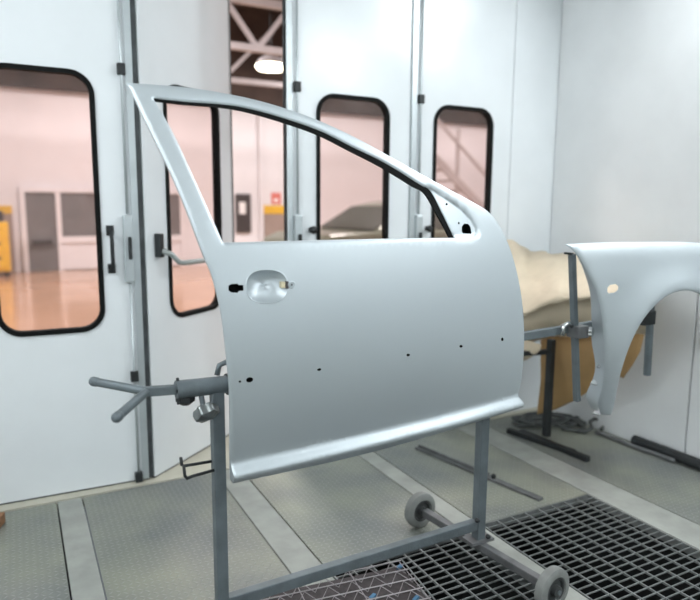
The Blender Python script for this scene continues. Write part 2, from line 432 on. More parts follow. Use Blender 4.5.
leaf('door_3', (X3, YB, 0), 0, .722, (1.392-X3, 1.789-X3, WZ0, WZ1), -1, [lockrod(1.268-X3, (HZ, .518, .03)), edge(0, .03, ALU, 'edge_profile'), edge(-.004, 0, GASKET, 'rubber_edge', .01),
     lambda root, R: MB().lathe(R @ Vector((1.347-X3, 0, 1.18)), R.to_3x3() @ Vector((0, -1, 0)), ((.016, 0), (.016, .02), (.02, .03), (.012, .04)), 12).build('knob', DARKM, root, smooth=True)])
X4 = 1.972
leaf('door_4', (X4, YB, 0), 0, .676, (2.106-X4, 2.494-X4, WZ0, WZ1), -1, [lockrod(1.995-X4, (HZ, .518, .03)), edge(-.033, .0, ALU, 'edge_profile', -.012),
     lambda root, R: MB().lathe(R @ Vector((2.062-X4, 0, 1.18)), R.to_3x3() @ Vector((0, -1, 0)), ((.016, 0), (.016, .02), (.02, .03), (.012, .04)), 12).build('knob', DARKM, root, smooth=True)])
leaf('door_5', (-1.055, YB, 0), 0, .79, (.19, .60, WZ0, WZ1), 1, [edge(.77, .79, ALU, 'edge_profile')])

# ================================================================ HALL BEYOND THE BOOTH
hall = MB().box((HALL_XL, YB+.10, -.06), (HALL_XR, HALL_Y+.1, .0)).build('floor_hall', HFLOOR, kind='structure')
MB().box((-1.0, YB+.10, .0), (3.0, YB+1.05, .004)).build('threshold', THRESH, hall)
wh = MB().box((HALL_XL, HALL_Y, 0), (HALL_XR, HALL_Y+.15, HALL_Z)).build('wall_hall_far', HWALL, kind='structure')
MB().box((HALL_XL, HALL_Y-.03, 0), (-.02, HALL_Y, 1.12)).build('dado', HDADO, wh)
MB().box((HALL_XL, HALL_Y-.04, 1.12), (-.02, HALL_Y, 1.27)).build('yellow_band', YELLOW, wh)
MB().box((5.06, HALL_Y-.03, 0), (6.3, HALL_Y, 1.12)).build('dado', HDADO, wh)
MB().box((5.0, HALL_Y-.04, 1.12), (6.3, HALL_Y, 1.31)).build('yellow_band', YELLOW, wh)
MB().box((4.95, HALL_Y-.10, 0), (5.02, HALL_Y, 3.5)).build('pilaster', HWALL, wh)
MB().box((HALL_XL-.15, YB+.1, 0), (HALL_XL, HALL_Y+.1, HALL_Z)).build('wall_hall_left', HWALL, kind='structure')
MB().box((HALL_XR, YB+.1, 0), (HALL_XR+.15, HALL_Y+.1, HALL_Z)).build('wall_hall_right', HWALL, kind='structure')
MB().box((HALL_XL, YB+.02, ZC+.08), (HALL_XR, YB+.14, HALL_Z)).build('wall_hall_near', HWALL, kind='structure')
MB().box((HALL_XL, YB+.02, 0), (XL-.08, YB+.14, ZC+.08)).build('wall_hall_near', HWALL, kind='structure')
MB().box((XR+.1, YB+.02, 0), (HALL_XR, YB+.14, ZC+.08)).build('wall_hall_near', HWALL, kind='structure')
rf = MB().box((HALL_XL, YB+.02, HALL_Z), (HALL_XR, HALL_Y+.1, HALL_Z+.1)).build('ceiling_hall', HROOF, kind='structure')
MB().box((HALL_XL, HALL_Y-.2, 3.46), (HALL_XR, HALL_Y-.01, HALL_Z)).build('roof_beam', HROOF, rf)
for y in (5, 7, 11.5, 13):
    MB().box((HALL_XL, y-.08, HALL_Z-.3), (HALL_XR, y+.08, HALL_Z)).build('roof_beam', HROOF, rf)
# roof truss seen through the slit
def truss(Y, zb, zt, x0, x1, pitch, ph, label):
    t = empty('roof_truss', ((x0+x1)/2, Y, zb), label=label, cat='roof truss')
    MB().box((x0, Y-.05, zb-.045), (x1, Y+.05, zb+.045)).build('bottom_chord', HBEAM, t)
    MB().box((x0, Y-.05, zt-.05), (x1, Y+.05, zt+.05)).build('top_chord', HBEAM, t)
    x = x0+ph; k = 0
    while x+pitch < x1:
        MB().bar((x, Y, zb), (x+pitch/2, Y, zt), .05, .065).build('web', HBEAM, t)
        MB().bar((x+pitch/2, Y, zt), (x+pitch, Y, zb), .05, .065).build('web', HBEAM, t); x += pitch
    return t
TY = 9.0
c0 = py(258, 49, TY); c1 = py(260, 10, TY)
truss(TY, c0.z, c1.z+.10, -5.8, 14.8, .98, (c0.x+5.8) % .98, 'white steel roof truss in front of the round hall lamp')
c2 = py(260, 83, 12.0)
truss(12.0, c2.z, c2.z+1.5, -5.8, 14.8, 3.0, .4, 'white steel roof truss at the far end of the hall behind the lamp')
# round high-bay lamp
lp = py(271, 66, 10.2)
hl = empty('hall_lamp', lp, label='round glowing high bay lamp hanging under the white roof truss', cat='lamp')
MB().lathe(lp+Vector((0, 0, -.06)), (0, 0, 1), ((.02, 0), (.22, .005), (.25, .05), (.24, .07)), 24).build('diffuser', LAMPE, hl, smooth=True)
MB().lathe(lp+Vector((0, 0, .015)), (0, 0, 1), ((.25, 0), (.20, .09), (.09, .15), (.05, .26)), 24).build('shade', HBEAM, hl, smooth=True)
MB().tube([lp+Vector((0, 0, .26)), Vector((lp.x, lp.y, HALL_Z))], .012, 6).build('suspension', DARKM, hl)
# glazed partition on the far wall
gp = empty('glazed_partition', (1.0, HALL_Y-.04, 0), label='white framed glazed door and window in the far hall wall', cat='partition')
gx0, gx1 = .14, 3.2; gz1 = 1.62
for x in (.17, .79, 1.62, 2.45, 3.2): MB().box((x-.045, HALL_Y-.095, 0), (x+.045, HALL_Y-.01, gz1-.02)).build('mullion', HWALL, gp)
for z in (gz1, ): MB().box((.125, HALL_Y-.10, z-.09), (3.245, HALL_Y-.012, z)).build('transom', HWALL, gp)
MB().box((.83, HALL_Y-.09, .55), (3.2, HALL_Y-.012, .67)).build('transom', HWALL, gp)
MB().box((.215, HALL_Y-.05, .0), (.745, HALL_Y-.02, 1.53)).build('door_pane', HGREY, gp)
for a, b in ((.835, 1.575), (1.665, 2.405), (2.495, 3.155)):
    MB().box((a, HALL_Y-.05, .67), (b, HALL_Y-.02, 1.53)).build('pane', HGREY, gp)
    MB().box((a, HALL_Y-.05, .02), (b, HALL_Y-.02, .55)).build('lower_panel', HWALL, gp)
MB().box((.30, HALL_Y-.14, .52), (.64, HALL_Y-.052, .62)).build('push_rail', HDARK, gp)
# dark notice door with paper
nd_ = empty('notice_board', (4.57, HALL_Y-.04, 0), label='dark brown panel with a white notice on the far hall wall', cat='panel')
MB().box((4.40, HALL_Y-.05, .70), (4.74, HALL_Y-.001, 1.56)).build('board', HDARK, nd_)
MB().box((4.47, HALL_Y-.055, 1.12), (4.62, HALL_Y-.05, 1.38)).build('notice', PAPERW, nd_)
sg = empty('wall_sign', (5.36, HALL_Y-.03, 1.46), label='small red sign above the yellow wall band', cat='sign')
MB().box((5.25, HALL_Y-.02, 1.345), (5.48, HALL_Y-.001, 1.60)).build('sign_plate', PINKM, sg)
MB().box((5.31, HALL_Y-.024, 1.40), (5.42, HALL_Y-.02, 1.46)).build('sign_mark', PAPERW, sg)
# yellow trolley
yc = fl(4, 273); yc.y -= .55; yt = empty('tool_cabinet', yc, label='yellow workshop cabinet with dark gear on top by the glazed door', cat='cabinet')
MB().box((yc.x-.75, yc.y-.25, .1), (yc.x+.13, yc.y+.25, .98)).build('cabinet_body', YELLOW, yt, bevel=.02)
for z in (.18, .44, .70): 
    d = MB().box((yc.x-.70, yc.y-.27, z), (yc.x+.09, yc.y-.25, z+.22)).build('drawer', YELLOW, yt)
    MB().box((yc.x-.6, yc.y-.29, z+.15), (yc.x, yc.y-.27, z+.18)).build('handle', HDARK, d)
for x in (-.68, .06):
    for y in (-.18, .18): MB().tube([(yc.x+x, yc.y+y-.02, .05), (yc.x+x, yc.y+y+.02, .05)], .05, 10).build('castor', HDARK, yt)
MB().box((yc.x-.5, yc.y-.2, .98), (yc.x+.06, yc.y+.2, 1.18)).build('gear_box', HDARK, yt, bevel=.03)
# steel stair against the right part of the hall
hs_ = empty('hall_stair', (7.6, 11.5, 0), label='pale steel staircase in the hall seen through the pane next to the booth corner', cat='staircase')
ST_M = mat('stair_paint', (.50, .44, .43), .5, noise=.1)
sa, sb_ = py(420, 100, 11.5), py(505, 197, 11.5); sc, sd = py(420, 142, 11.5), py(505, 232, 11.5)
dn = (sb_-sa).normalized(); kk = sb_.z/(-dn.z); MB().bar(sa-dn*.6, sb_+dn*kk*.97, .05, .06).build('handrail', ST_M, hs_)
dn = (sd-sc).normalized(); kk = sd.z/(-dn.z); MB().bar(sc-dn*.4, sd+dn*kk*.93, .06, .16).build('stringer', ST_M, hs_)
for i in range(11):
    p = sc+(sd+dn*kk-sc)*((i+.5)/12); MB().box((p.x-.13, 11.5, p.z-.02), (p.x+.13, 12.2, p.z+.02)).build('tread', ST_M, hs_)
pv = py(458, 150, 11.55); MB().box((pv.x-.03, 11.53, 0), (pv.x+.03, 11.59, 3.0)).build('newel_post', ST_M, hs_)
# car parked in the hall, seen through the pane
def car(cx, cy, rz, label):
    c = empty('parked_car', (cx, cy, 0), rz, label=label, cat='car')
    R = Matrix.Translation((cx, cy, 0)) @ Matrix.Rotation(rz, 4, 'Z')
    low = [(-2.0, .28), (-2.05, .55), (-2.0, .80), (-1.75, .90), (-.9, .94), (1.75, .97), (2.0, .80), (2.02, .45), (1.95, .28)]
    top = [(-1.0, .92), (-.35, 1.32), (.1, 1.40), (1.0, 1.38), (1.55, 1.20), (1.85, .95)]
    def prism(pr, w0, w1, ztop):
        n = len(pr); vv = []
        for s in (-1, 1):
            for (x, z) in pr:
                k = (z-.28)/(ztop-.28); vv.append(R @ Vector((x, s*(w0+(w1-w0)*k), z)))
        ff = [tuple(range(n)), tuple(range(2*n-1, n-1, -1))]+[(i, (i+1) % n, n+(i+1) % n, n+i) for i in range(n)]
        return MB().add(vv, ff)
    prism(low, .84, .82, .97).build('body', CARP, c, bevel=.05)
    prism(top, 1.0, .62, 1.40).build('roof', CARP, c, bevel=.05)
    for s in (-1, 1):
        for pts in ([(-.80, .97), (-.30, 1.27), (.1, 1.33), (.1, .97)], [(.17, .97), (.17, 1.33), (.95, 1.31), (1.4, 1.15), (1.5, .97)]):
            vv = []
            for off in (.0, .012):
                for x, z in pts:
                    k = (z-.28)/(1.40-.28); vv.append(R @ Vector((x, s*(1.0+(.62-1.0)*k+off), z)))
            n = len(pts); MB().add(vv, [tuple(range(n)), tuple(range(2*n-1, n-1, -1))]+[(i, (i+1) % n, n+(i+1) % n, n+i) for i in range(n)]).build('side_window', CARG, c)
        for x in (-1.25, 1.3):
            wl = MB().lathe(R @ Vector((x, s*.72, .31)), R.to_3x3() @ Vector((0, s, 0)), ((.29, 0), (.31, .03), (.31, .13), (.28, .15)), 24).build('wheel', HDARK, c)
            MB().lathe(R @ Vector((x, s*.872, .31)), R.to_3x3() @ Vector((0, s, 0)), ((.20, 0), (.18, .012), (.05, .014)), 20).build('hubcap', HBEAM, wl)
    vv = []
    for off in (0, .012):
        for x, z, y in ((-.98, .955, .74), (-.40, 1.30, .62), (-.40, 1.30, -.62), (-.98, .955, -.74)): vv.append(R @ Vector((x-off*.6, y, z+off*.8)))
    MB().add(vv, ((0,1,2,3),(7,6,5,4),(0,4,5,1),(1,5,6,2),(2,6,7,3),(3,7,4,0))).build('windscreen', CARG, c)
    for s in (-1, 1): MB().box((-2.06, s*.62-.16, .6), (-1.98, s*.62+.16, .74), R).build('headlamp', HBEAM, c, bevel=.02)
    return c
cp = py(372, 205, 9.0)
car(cp.x+.42, 9.0, .12, 'grey green car parked in the hall behind the folding doors')

# ================================================================ DOOR STAND (trolley)
PLp = Vector((.468, 1.675, 0)); PRp = Vector((1.44, 1.709, 0))
ST = (PRp-PLp).normalized(); SN = Vector((ST.y, -ST.x, 0))       # SN points to the camera side
stand = empty('door_stand', (PLp+PRp)/2, label='grey steel trolley stand with forked arm and wheels carrying the silver door', cat='stand')
def sp(s, z, n=0): return PLp+ST*s+Vector((0, 0, z))+SN*n
LSP = (PRp-PLp).length
ZA = .808
MB().bar(sp(0, .012), sp(0, ZA-.015), .034, .034, up=SN).build('post', STEEL, stand, bevel=.003)
MB().bar(sp(LSP, .085), sp(LSP, .87), .036, .036, up=SN).build('post', STEEL, stand, bevel=.003)
MB().bar(sp(.017, .155), sp(LSP-.018, .155), .03, .036).build('crossbar', STEEL, stand, bevel=.003)
MB().box((-.06, -.06, 0), (.06, .06, .012), Matrix.Translation(PLp)).build('foot_plate', STEEL2, stand)
W0 = Vector((1.402, 2.033, .072)); W1 = Vector((1.48, 1.382, .072)); LD = (W1-W0).normalized()
MB().bar(W0+LD*.03, W1-LD*.03, .03, .030).build('base_leg', STEEL2, stand, bevel=.003)
MB().box((-.05, -.03, .09), (.05, .03, .10), Matrix.Translation(PRp)).build('base_bracket', STEEL2, stand)
for (s, z) in ((LSP-.03, .185), (LSP+.025, .108), (.028, .13)):
    MB().lathe(sp(s, z, .02), SN, ((.009, 0), (.009, .008), (.005, .014)), 6).build('bolt', DARKM, stand)
for c, d in ((W0, LD), (W1, -LD)):
    wl = MB().lathe(c-d*.02, d, ((.044, .004), (.047, .0), (.062, .0), (.071, .006), (.073, .02), (.071, .034), (.062, .040), (.047, .040), (.044, .036)), 36, loop=True).build('wheel', TYRE, stand, smooth='auto')
    MB().lathe(c-d*.02, d, ((.010, -.008), (.019, -.006), (.020, .010), (.034, .012), (.038, .004), (.044, .004), (.044, .036), (.038, .036), (.034, .028), (.020, .030), (.019, .046), (.010, .048)), 30).build('rim', RIM, wl, smooth='auto')
    MB().tube([c-d*.032, c+d*.045], .008, 10).build('axle', STEEL, wl)
# left clamp tube, bar and fork
MB().tube([sp(-.112, .812), sp(.030, ZA)], .0245, 20).build('clamp_tube', STEEL, stand, smooth='auto')
MB().lathe(sp(.028, ZA), ST, ((.030, 0), (.030, .010), (.018, .010)), 16).build('end_flange', DARKM, stand)
J = sp(-.188, .818)
MB().bar(J-ST*.004, sp(-.10, .812), .022, .024).build('slide_bar', STEEL, stand, bevel=.002)
E1 = fl(91, 381, .832); E2 = fl(115, 419, .802)
for E_ in (E1, E2):
    d = (E_-J).normalized()
    MB().tube([J-d*.006, J+d*.01, E_-d*.012, E_-d*.004, E_], [.0105, .0115, .0115, .0105, .006], 14).build('fork_prong', STEEL, stand, smooth='auto')
    MB().lathe(E_-d*.022, d, ((.0118, 0), (.0130, .004), (.0130, .016), (.010, .022), (.004, .025)), 14).build('end_cap', STEEL, stand, smooth=True)
k1 = sp(-.045, .795, .0)
MB().tube([k1, k1+Vector((0, 0, -.038))+SN*.022], .0075, 10).build('knob_stem', STEEL, stand)
MB().lathe(k1+Vector((0, 0, -.034))+SN*.02, Vector((0, 0, -.72))+SN*.68+ST*.18, ((.012, 0), (.029, .005), (.033, .016), (.031, .032), (.016, .038)), 36, 6, .10).build('clamp_knob', KNOBM, stand, smooth='auto')
k2 = sp(-.085, .80, -.01)
MB().lathe(k2, Vector((0, 0, -1)), ((.012, 0), (.024, .012), (.024, .026), (.012, .036)), 30, 6, .08).build('clamp_nut', DARKM, stand, smooth='auto')
for s in (-.108, ):
    for z in (.032, -.0, -.032): MB().lathe(sp(s, ZA+.004+z, .016), -ST, ((.005, 0), (.005, .006)), 8).build('rivet', DARKM, stand)
# hooked rods on the post
MB().tube([sp(-.01, .570, .01), sp(-.08, .567, .015), sp(-.095, .566, .02), sp(-.101, .575, .02), sp(-.103, .605, .02)], .0045, 8).build('side_hook', DARKM, stand, smooth=True)
MB().tube([sp(-.01, .588, -.01), sp(-.09, .586, -.02), sp(-.098, .590, -.02), sp(-.100, .612, -.02)], .0045, 8).build('side_hook', DARKM, stand, smooth=True)
# hanger clip at the door's rear edge and right arm
MB().tube([sp(.005, .835, -.01), sp(.012, .862, -.01), sp(.03, .868, -.01), sp(.06, .862, -.01)], .008, 8).build('hanger_clip', STEEL, stand, smooth=True)
A0 = sp(LSP-.02, .820, -.035); A1 = sp(1.93, .848, -.035)
MB().bar(A0, A1, .026, .030).build('support_arm', STEEL, stand, bevel=.002)
MB().bar(sp(LSP, .80, -.02), sp(LSP, .86, -.05), .05, .04).build('arm_bracket', STEEL2, stand)
# two uprights that hold the fender
q1t = pl(572, 254, SN, sp(0, 0, -.005)); q1b = pl(577, 401, SN, sp(0, 0, -.005))
u1 = MB().bar(q1b, q1t, .022, .022, up=SN).build('fender_upright', STEEL, stand, bevel=.002)
MB().bar(q1t+ST*.002, q1t-ST*.036+Vector((0, 0, .004)), .012, .008).build('top_peg', DARKM, u1)
mid = pl(577, 331, SN, sp(0, 0, -.005))
MB().box((-.03, -.03, -.024), (.03, .03, .024), Matrix.Translation(mid+SN*.004)).build('clamp_block', STEEL2, stand, bevel=.004)
MB().tube([mid+ST*-.08+Vector((0,0,-.01)), mid+ST*-.075+Vector((0,0,.03)), mid+ST*-.05+Vector((0,0,.036)), mid+ST*-.03+Vector((0,0,.02))], .008, 8).build('clamp_hook', CHROME, stand, smooth=True)
MB().lathe(mid+SN*.03+ST*.02, SN+ST*.6, ((.008, 0), (.018, .008), (.018, .02), (.008, .026)), 30, 5, .12).build('wing_nut', CHROME, stand, smooth='auto')
q2t = pl(651, 300, SN, sp(0, 0, -.005)); q2b = pl(647, 375, SN, sp(0, 0, -.005))
MB().tube([q2b, q2t+Vector((0, 0, .05))], .0155, 14).build('fender_upright', STEEL, stand, smooth='auto')
m2 = pl(646, 317, SN, sp(0, 0, -.005))
MB().box((-.045, -.03, -.03), (.025, .03, .03), Matrix.Translation(m2)).build('clamp_block', DARKM, stand, bevel=.005)

# ================================================================ CAR DOOR
DY = math.radians(1.5)
TD = Vector((math.cos(DY), math.sin(DY), 0)); ND = Vector((TD.y, -TD.x, 0))
D0 = PLp+Vector((0, -.13, 0))
def dep0(s, h):
    # slope of the panel section: leans under below the waist, tumblehome above the belt
    if h < .95: v = -.36*(.95-h)**2 - .0*(h-.95)
    else: v = -.36*(h-.95)**2 if h < 1.33 else -.36*.38**2 - .274*(h-1.33)
    v -= .028*((s-.5)/.6)**2 if s > .5 else .014*((s-.5)/.6)**2
    return v
def toSH(x, y, dep, O, T, N):
    d = 0; 
    for _ in range(14):
        p = pl(x, y, N, O+N*d); q = p-O; s, h = q.dot(T), q.z; d = dep(s, h)
    return (s, h)
def D(x, y): return toSH(x, y, dep0, D0, TD, ND)
top_px = [(127.5, 82.5), (150, 84), (190, 87.5), (230, 94), (265, 102), (300, 113), (330, 125), (360, 139.5), (390, 156), (420, 173), (450, 189.5), (475, 203), (488, 211), (498, 222), (507, 239), (514, 258), (520, 283), (524, 312), (525, 338), (524, 362), (521.5, 384), (518, 396.5)]
bot_px = [(519, 401.5), (518, 406), (474, 420.5), (420, 437), (350, 455.5), (290, 469), (231.5, 481.5)]
rear_px = [(231, 473), (230.7, 464), (230.6, 440), (230, 390), (226.7, 352), (221.5, 312), (212.5, 276), (204, 256), (196, 235), (183, 201), (167.5, 166), (148.5, 127)]
def DP(l): return [D(*p) for p in l]
outer = spline(DP(top_px), .014)[:-1] + spline(DP([top_px[-1]]+bot_px[:2]), .006)[:-1] + spline(DP(bot_px[1:]), .016)[:-1] + spline(DP([bot_px[-1]]+rear_px[:2]), .006)[:-1] + spline(DP(rear_px[1:]+[top_px[0]]), .014)[:-1]
wtop = [(153.5, 98), (185, 101.5), (220, 104), (247, 108), (284, 118), (321, 131), (353, 147), (380, 160), (400, 171.5), (418, 183), (431, 190.5)]
wfront = [(431, 190.5), (443, 213.5), (455, 238)]
wbelt = [(455, 238), (400, 238.7), (330, 240.2), (270, 241.8), (223.5, 243)]
wrear = [(223.5, 243), (208.7, 210), (193, 175), (172.5, 131), (153.5, 98)]
whole = spline(DP(wtop), .008)[:-1]+spline(DP(wfront), .008)[:-1]+spline(DP(wbelt), .008)[:-1]+spline(DP(wrear), .008)[:-1]
def ell(cx, cy, rx, ry, n=12, rot=0):
    out = []
    for i in range(n):
        a = 2*PI*i/n; x, y = rx*math.cos(a), ry*math.sin(a); out.append(D(cx+x*math.cos(rot)-y*math.sin(rot), cy+x*math.sin(rot)+y*math.cos(rot)))
    return out
cup = []
for i in range(44):
    a = 2*PI*i/44; c, s_ = math.cos(a), math.sin(a); e = 2/2.5
    cup.append(D(266.9+20.8*math.copysign(abs(c)**e, c), 286.6+16.8*math.copysign(abs(s_)**e, s_)))
keyhole = DP([(228.5, 285.6), (231.5, 284), (237.5, 283.6), (238.6, 285), (243.3, 285), (243.5, 290.6), (239, 291), (237.5, 292.7), (231.5, 292.6), (228.5, 290.5)])
holes_small = [ell(239.8, 381.6, 1.3, 1.2, 8), ell(249.6, 379.8, 3.6, 2.6, 12, -.2), ell(319.2, 369.6, 2.1, 1.3, 10, -.2), ell(408.2, 355, 1.8, 1.4, 10), ell(461, 346.3, 1.6, 1.4, 10), ell(502.3, 339.3, 1.3, 1.8, 10)]
mirror_hole = DP([(463.2, 231.3), (463.3, 226.5), (465.8, 223.6), (469.5, 224), (471.8, 227), (473, 233.8), (464.5, 233.6)])
tri_holes = [ell(448, 204.2, 1.1, 1.2, 8), ell(460.2, 223.2, .9, 1.2, 8)]
tri_edge = DP([(431, 186.5), (441, 193), (452, 200), (464, 209), (473.5, 219), (477.5, 227), (478.2, 233), (475.5, 236.6), (466, 237.2), (450, 237.6)])
tri = tri_edge + DP([(440, 237.8), (420, 188)])
# crease line of the sill flare
sillA = DP([(230.7, 464.5), (518, 395)]); 
def sill_h(s):
    (s0, h0), (s1, h1) = sillA; return h0+(h1-h0)*(s-s0)/(s1-s0)
def sst(a, b, x): t = max(0, min(1, (x-a)/(b-a))); return t*t*(3-2*t)
def dist_line(p, l):
    best = 9
    for i in range(1, len(l)):
        ax, ay = l[i-1]; bx, by = l[i]; dx, dy = bx-ax, by-ay; L = dx*dx+dy*dy
        t = max(0, min(1, ((p[0]-ax)*dx+(p[1]-ay)*dy)/L)) if L else 0
        best = min(best, math.hypot(p[0]-ax-t*dx, p[1]-ay-t*dy))
    return best
def dskin(s, h):
    v = dep0(s, h)
    e = sill_h(s)-h             # >0 below the crease
    if e > -.006: v += .030*sst(-.006, .034, e) - .012*sst(.036, .056, e)
    de = dist_poly((s, h), outer)
    if de < .008: v -= .004*(1-de/.008)**2
    if h > 1.08:
        dw = dist_poly((s, h), whole)
        if dw < .008: v -= .004*(1-dw/.008)**2
        if s > .5 and inside((s, h), tri):
            v -= .007*sst(0, .007, dist_line((s, h), tri_edge))
    return v
def P3(s, h, d): return D0+TD*s+Vector((0, 0, h))+ND*d
allh = [whole, cup, keyhole, mirror_hole]+holes_small+tri_holes
ext = grid_points(outer, allh, .022, .009, -.4, 1.3, .45, 1.7)
def ring(loop, d):   # points offset both ways, kept if inside the sheet
    out = []; n = len(loop)
    for i in range(n):
        a, b = Vector(loop[i-1]), Vector(loop[(i+1) % n]); t = (b-a).normalized(); nn = Vector((-t.y, t.x))
        for sgn in (-1, 1):
            p = Vector(loop[i])+nn*d*sgn
            if inside(p, outer) and not any(inside(p, h) for h in allh) and all(dist_poly(p, h) > d*.7 for h in allh+[outer]): out.append((p.x, p.y))
    return out
ext += ring(outer, .005)+ring(outer, .011)+ring(whole, .004)+ring(whole, .0085)
s_ = -.02
while s_ < 1.2:
    for e in (-.008, 0, .007, .014, .021, .028, .034, .04, .048):
        p = (s_, sill_h(s_)-e)
        if inside(p, outer) and dist_poly(p, outer) > .003: ext.append(p)
    s_ += .02
g = grid_points(tri, [mirror_hole]+tri_holes, .0045, .003, .5, 1.2, 1.1, 1.5); ext += [p for p in g if inside(p, outer)]
THK = .045
car_door = empty('car_door_shell', P3(.45, .55, 0), label='silver primed car door without glass hung on the trolley stand', cat='car door')
sheet(outer, allh, ext, lambda s, h: P3(s, h, dskin(s, h)), None).build('outer_panel', SILVER, car_door, smooth=True)
# hemmed edge + inner panel: closes the shell at the back
innerp = sheet(outer, [whole], grid_points(outer, [whole], .05, .02, -.4, 1.3, .45, 1.7), lambda s, h: P3(s, h, dep0(s, h)-.012-(THK-.012)*sst(0, .012, dist_poly((s, h), outer))*sst(-.02, .04, dist_poly((s, h), whole))), None)
innerp.build('inner_panel', SILVER, car_door, smooth=True)
def wall_strip(loop, d0, d1):
    n = len(loop); vv = [P3(p[0], p[1], dskin(p[0], p[1])+d0) for p in loop]+[P3(p[0], p[1], dep0(p[0], p[1])+d1) for p in loop]
    return MB().add(vv, [(i, (i+1) % n, n+(i+1) % n, n+i) for i in range(n)])
wall_strip(outer, 0, -.0125).build('hem_edge', SILVER, car_door, smooth=True)
wall_strip(whole, 0, -.020).build('window_return', SILVER, car_door, smooth='auto')
# handle cup
cx_, ch_ = D(266.9, 286.6); rings = []
NK = 16
for k in range(NK+1):
    f = 1-k/NK*.985; dpt = -.024*(1-f**3.0)
    rings.append([P3(cx_+(p[0]-cx_)*f, ch_+(p[1]-ch_)*f, dskin(p[0], p[1])+dpt) for p in cup])
n = len(cup)
mb = MB().add([v for rg in rings for v in rg], [(k*n+i, k*n+(i+1) % n, (k+1)*n+(i+1) % n, (k+1)*n+i) for k in range(NK) for i in range(n)]+[tuple(NK*n+i for i in range(n))])
hc = mb.build('handle_cup', SILVER, car_door, smooth=True)
MB().tube([P3(p[0], p[1], dskin(p[0], p[1])-.0012) for p in cup], .0022, 8, closed=True).build('cup_rim', SILVER, hc, smooth=True)
def pxbox(x0, x1, y0, y1, d0, d1):
    vv = [P3(*D(x, y), dep0(*D(x, y))+d) for d in (d0, d1) for x, y in ((x0, y0), (x1, y0), (x1, y1), (x0, y1))]
    return MB().add(vv, ((0,1,2,3),(7,6,5,4),(0,4,5,1),(1,5,6,2),(2,6,7,3),(3,7,4,0)))
pxbox(281.6, 286.0, 282, 288, -.016, -.001).build('cup_tab', CREAM, hc)
pxbox(285.6, 288.4, 281.2, 288.6, -.004, .0012).build('latch_slot', HDARK, car_door)
lc, lh = D(291.6, 284.8)
lt = MB().lathe(P3(lc, lh, dep0(lc, lh)-.002), ND, ((.0108, 0), (.0108, .0030), (.0085, .0042), (.0075, .0030)), 22).build('lock_plate', SILVER, car_door, smooth='auto')
MB().lathe(P3(lc, lh, dep0(lc, lh)+.0005), ND, ((.0022, 0), (.0022, .0015)), 10).build('lock_hole', RUBBER, lt)
# black linings added behind the cut-outs to stand in for the unlit cavity
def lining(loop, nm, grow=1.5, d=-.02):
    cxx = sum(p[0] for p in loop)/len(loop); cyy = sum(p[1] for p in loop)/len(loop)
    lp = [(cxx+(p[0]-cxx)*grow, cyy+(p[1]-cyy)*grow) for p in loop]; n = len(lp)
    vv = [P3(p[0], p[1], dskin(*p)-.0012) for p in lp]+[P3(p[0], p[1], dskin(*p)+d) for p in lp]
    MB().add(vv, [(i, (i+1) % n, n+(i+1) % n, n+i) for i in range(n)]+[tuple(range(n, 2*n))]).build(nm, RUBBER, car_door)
for lp_ in holes_small+tri_holes: lining(lp_, 'hole_shade_lining', 1.15, -.020)
lining(keyhole, 'key_shade_lining', 1.2, -.03); lining(mirror_hole, 'mirror_shade_lining', 1.2, -.035)
# black strip along the top and front of the window
stripO = DP(wtop)+DP(wfront[1:])
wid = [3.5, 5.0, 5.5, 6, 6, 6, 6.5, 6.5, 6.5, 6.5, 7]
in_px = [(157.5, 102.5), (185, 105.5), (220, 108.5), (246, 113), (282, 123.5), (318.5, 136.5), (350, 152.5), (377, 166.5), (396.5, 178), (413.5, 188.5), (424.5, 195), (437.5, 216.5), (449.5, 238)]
so = spline(stripO, .012); k = len(so)
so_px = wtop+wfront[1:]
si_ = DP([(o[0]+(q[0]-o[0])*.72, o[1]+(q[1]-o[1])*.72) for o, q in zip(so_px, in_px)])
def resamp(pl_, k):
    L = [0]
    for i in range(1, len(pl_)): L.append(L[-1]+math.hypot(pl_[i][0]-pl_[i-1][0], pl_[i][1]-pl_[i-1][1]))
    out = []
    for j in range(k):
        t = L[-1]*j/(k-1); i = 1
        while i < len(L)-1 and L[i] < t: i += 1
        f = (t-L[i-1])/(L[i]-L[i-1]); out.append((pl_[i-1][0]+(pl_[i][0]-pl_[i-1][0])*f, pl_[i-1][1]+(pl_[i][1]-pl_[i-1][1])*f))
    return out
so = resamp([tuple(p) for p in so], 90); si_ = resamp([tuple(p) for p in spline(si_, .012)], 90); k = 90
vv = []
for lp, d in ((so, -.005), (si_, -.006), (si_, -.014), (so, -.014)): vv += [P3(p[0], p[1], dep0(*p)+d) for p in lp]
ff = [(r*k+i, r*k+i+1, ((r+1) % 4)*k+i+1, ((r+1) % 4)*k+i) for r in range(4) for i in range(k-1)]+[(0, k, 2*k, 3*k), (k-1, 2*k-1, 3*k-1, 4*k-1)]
MB().add(vv, ff).build('window_black_strip', RUBBER, car_door, smooth='auto')

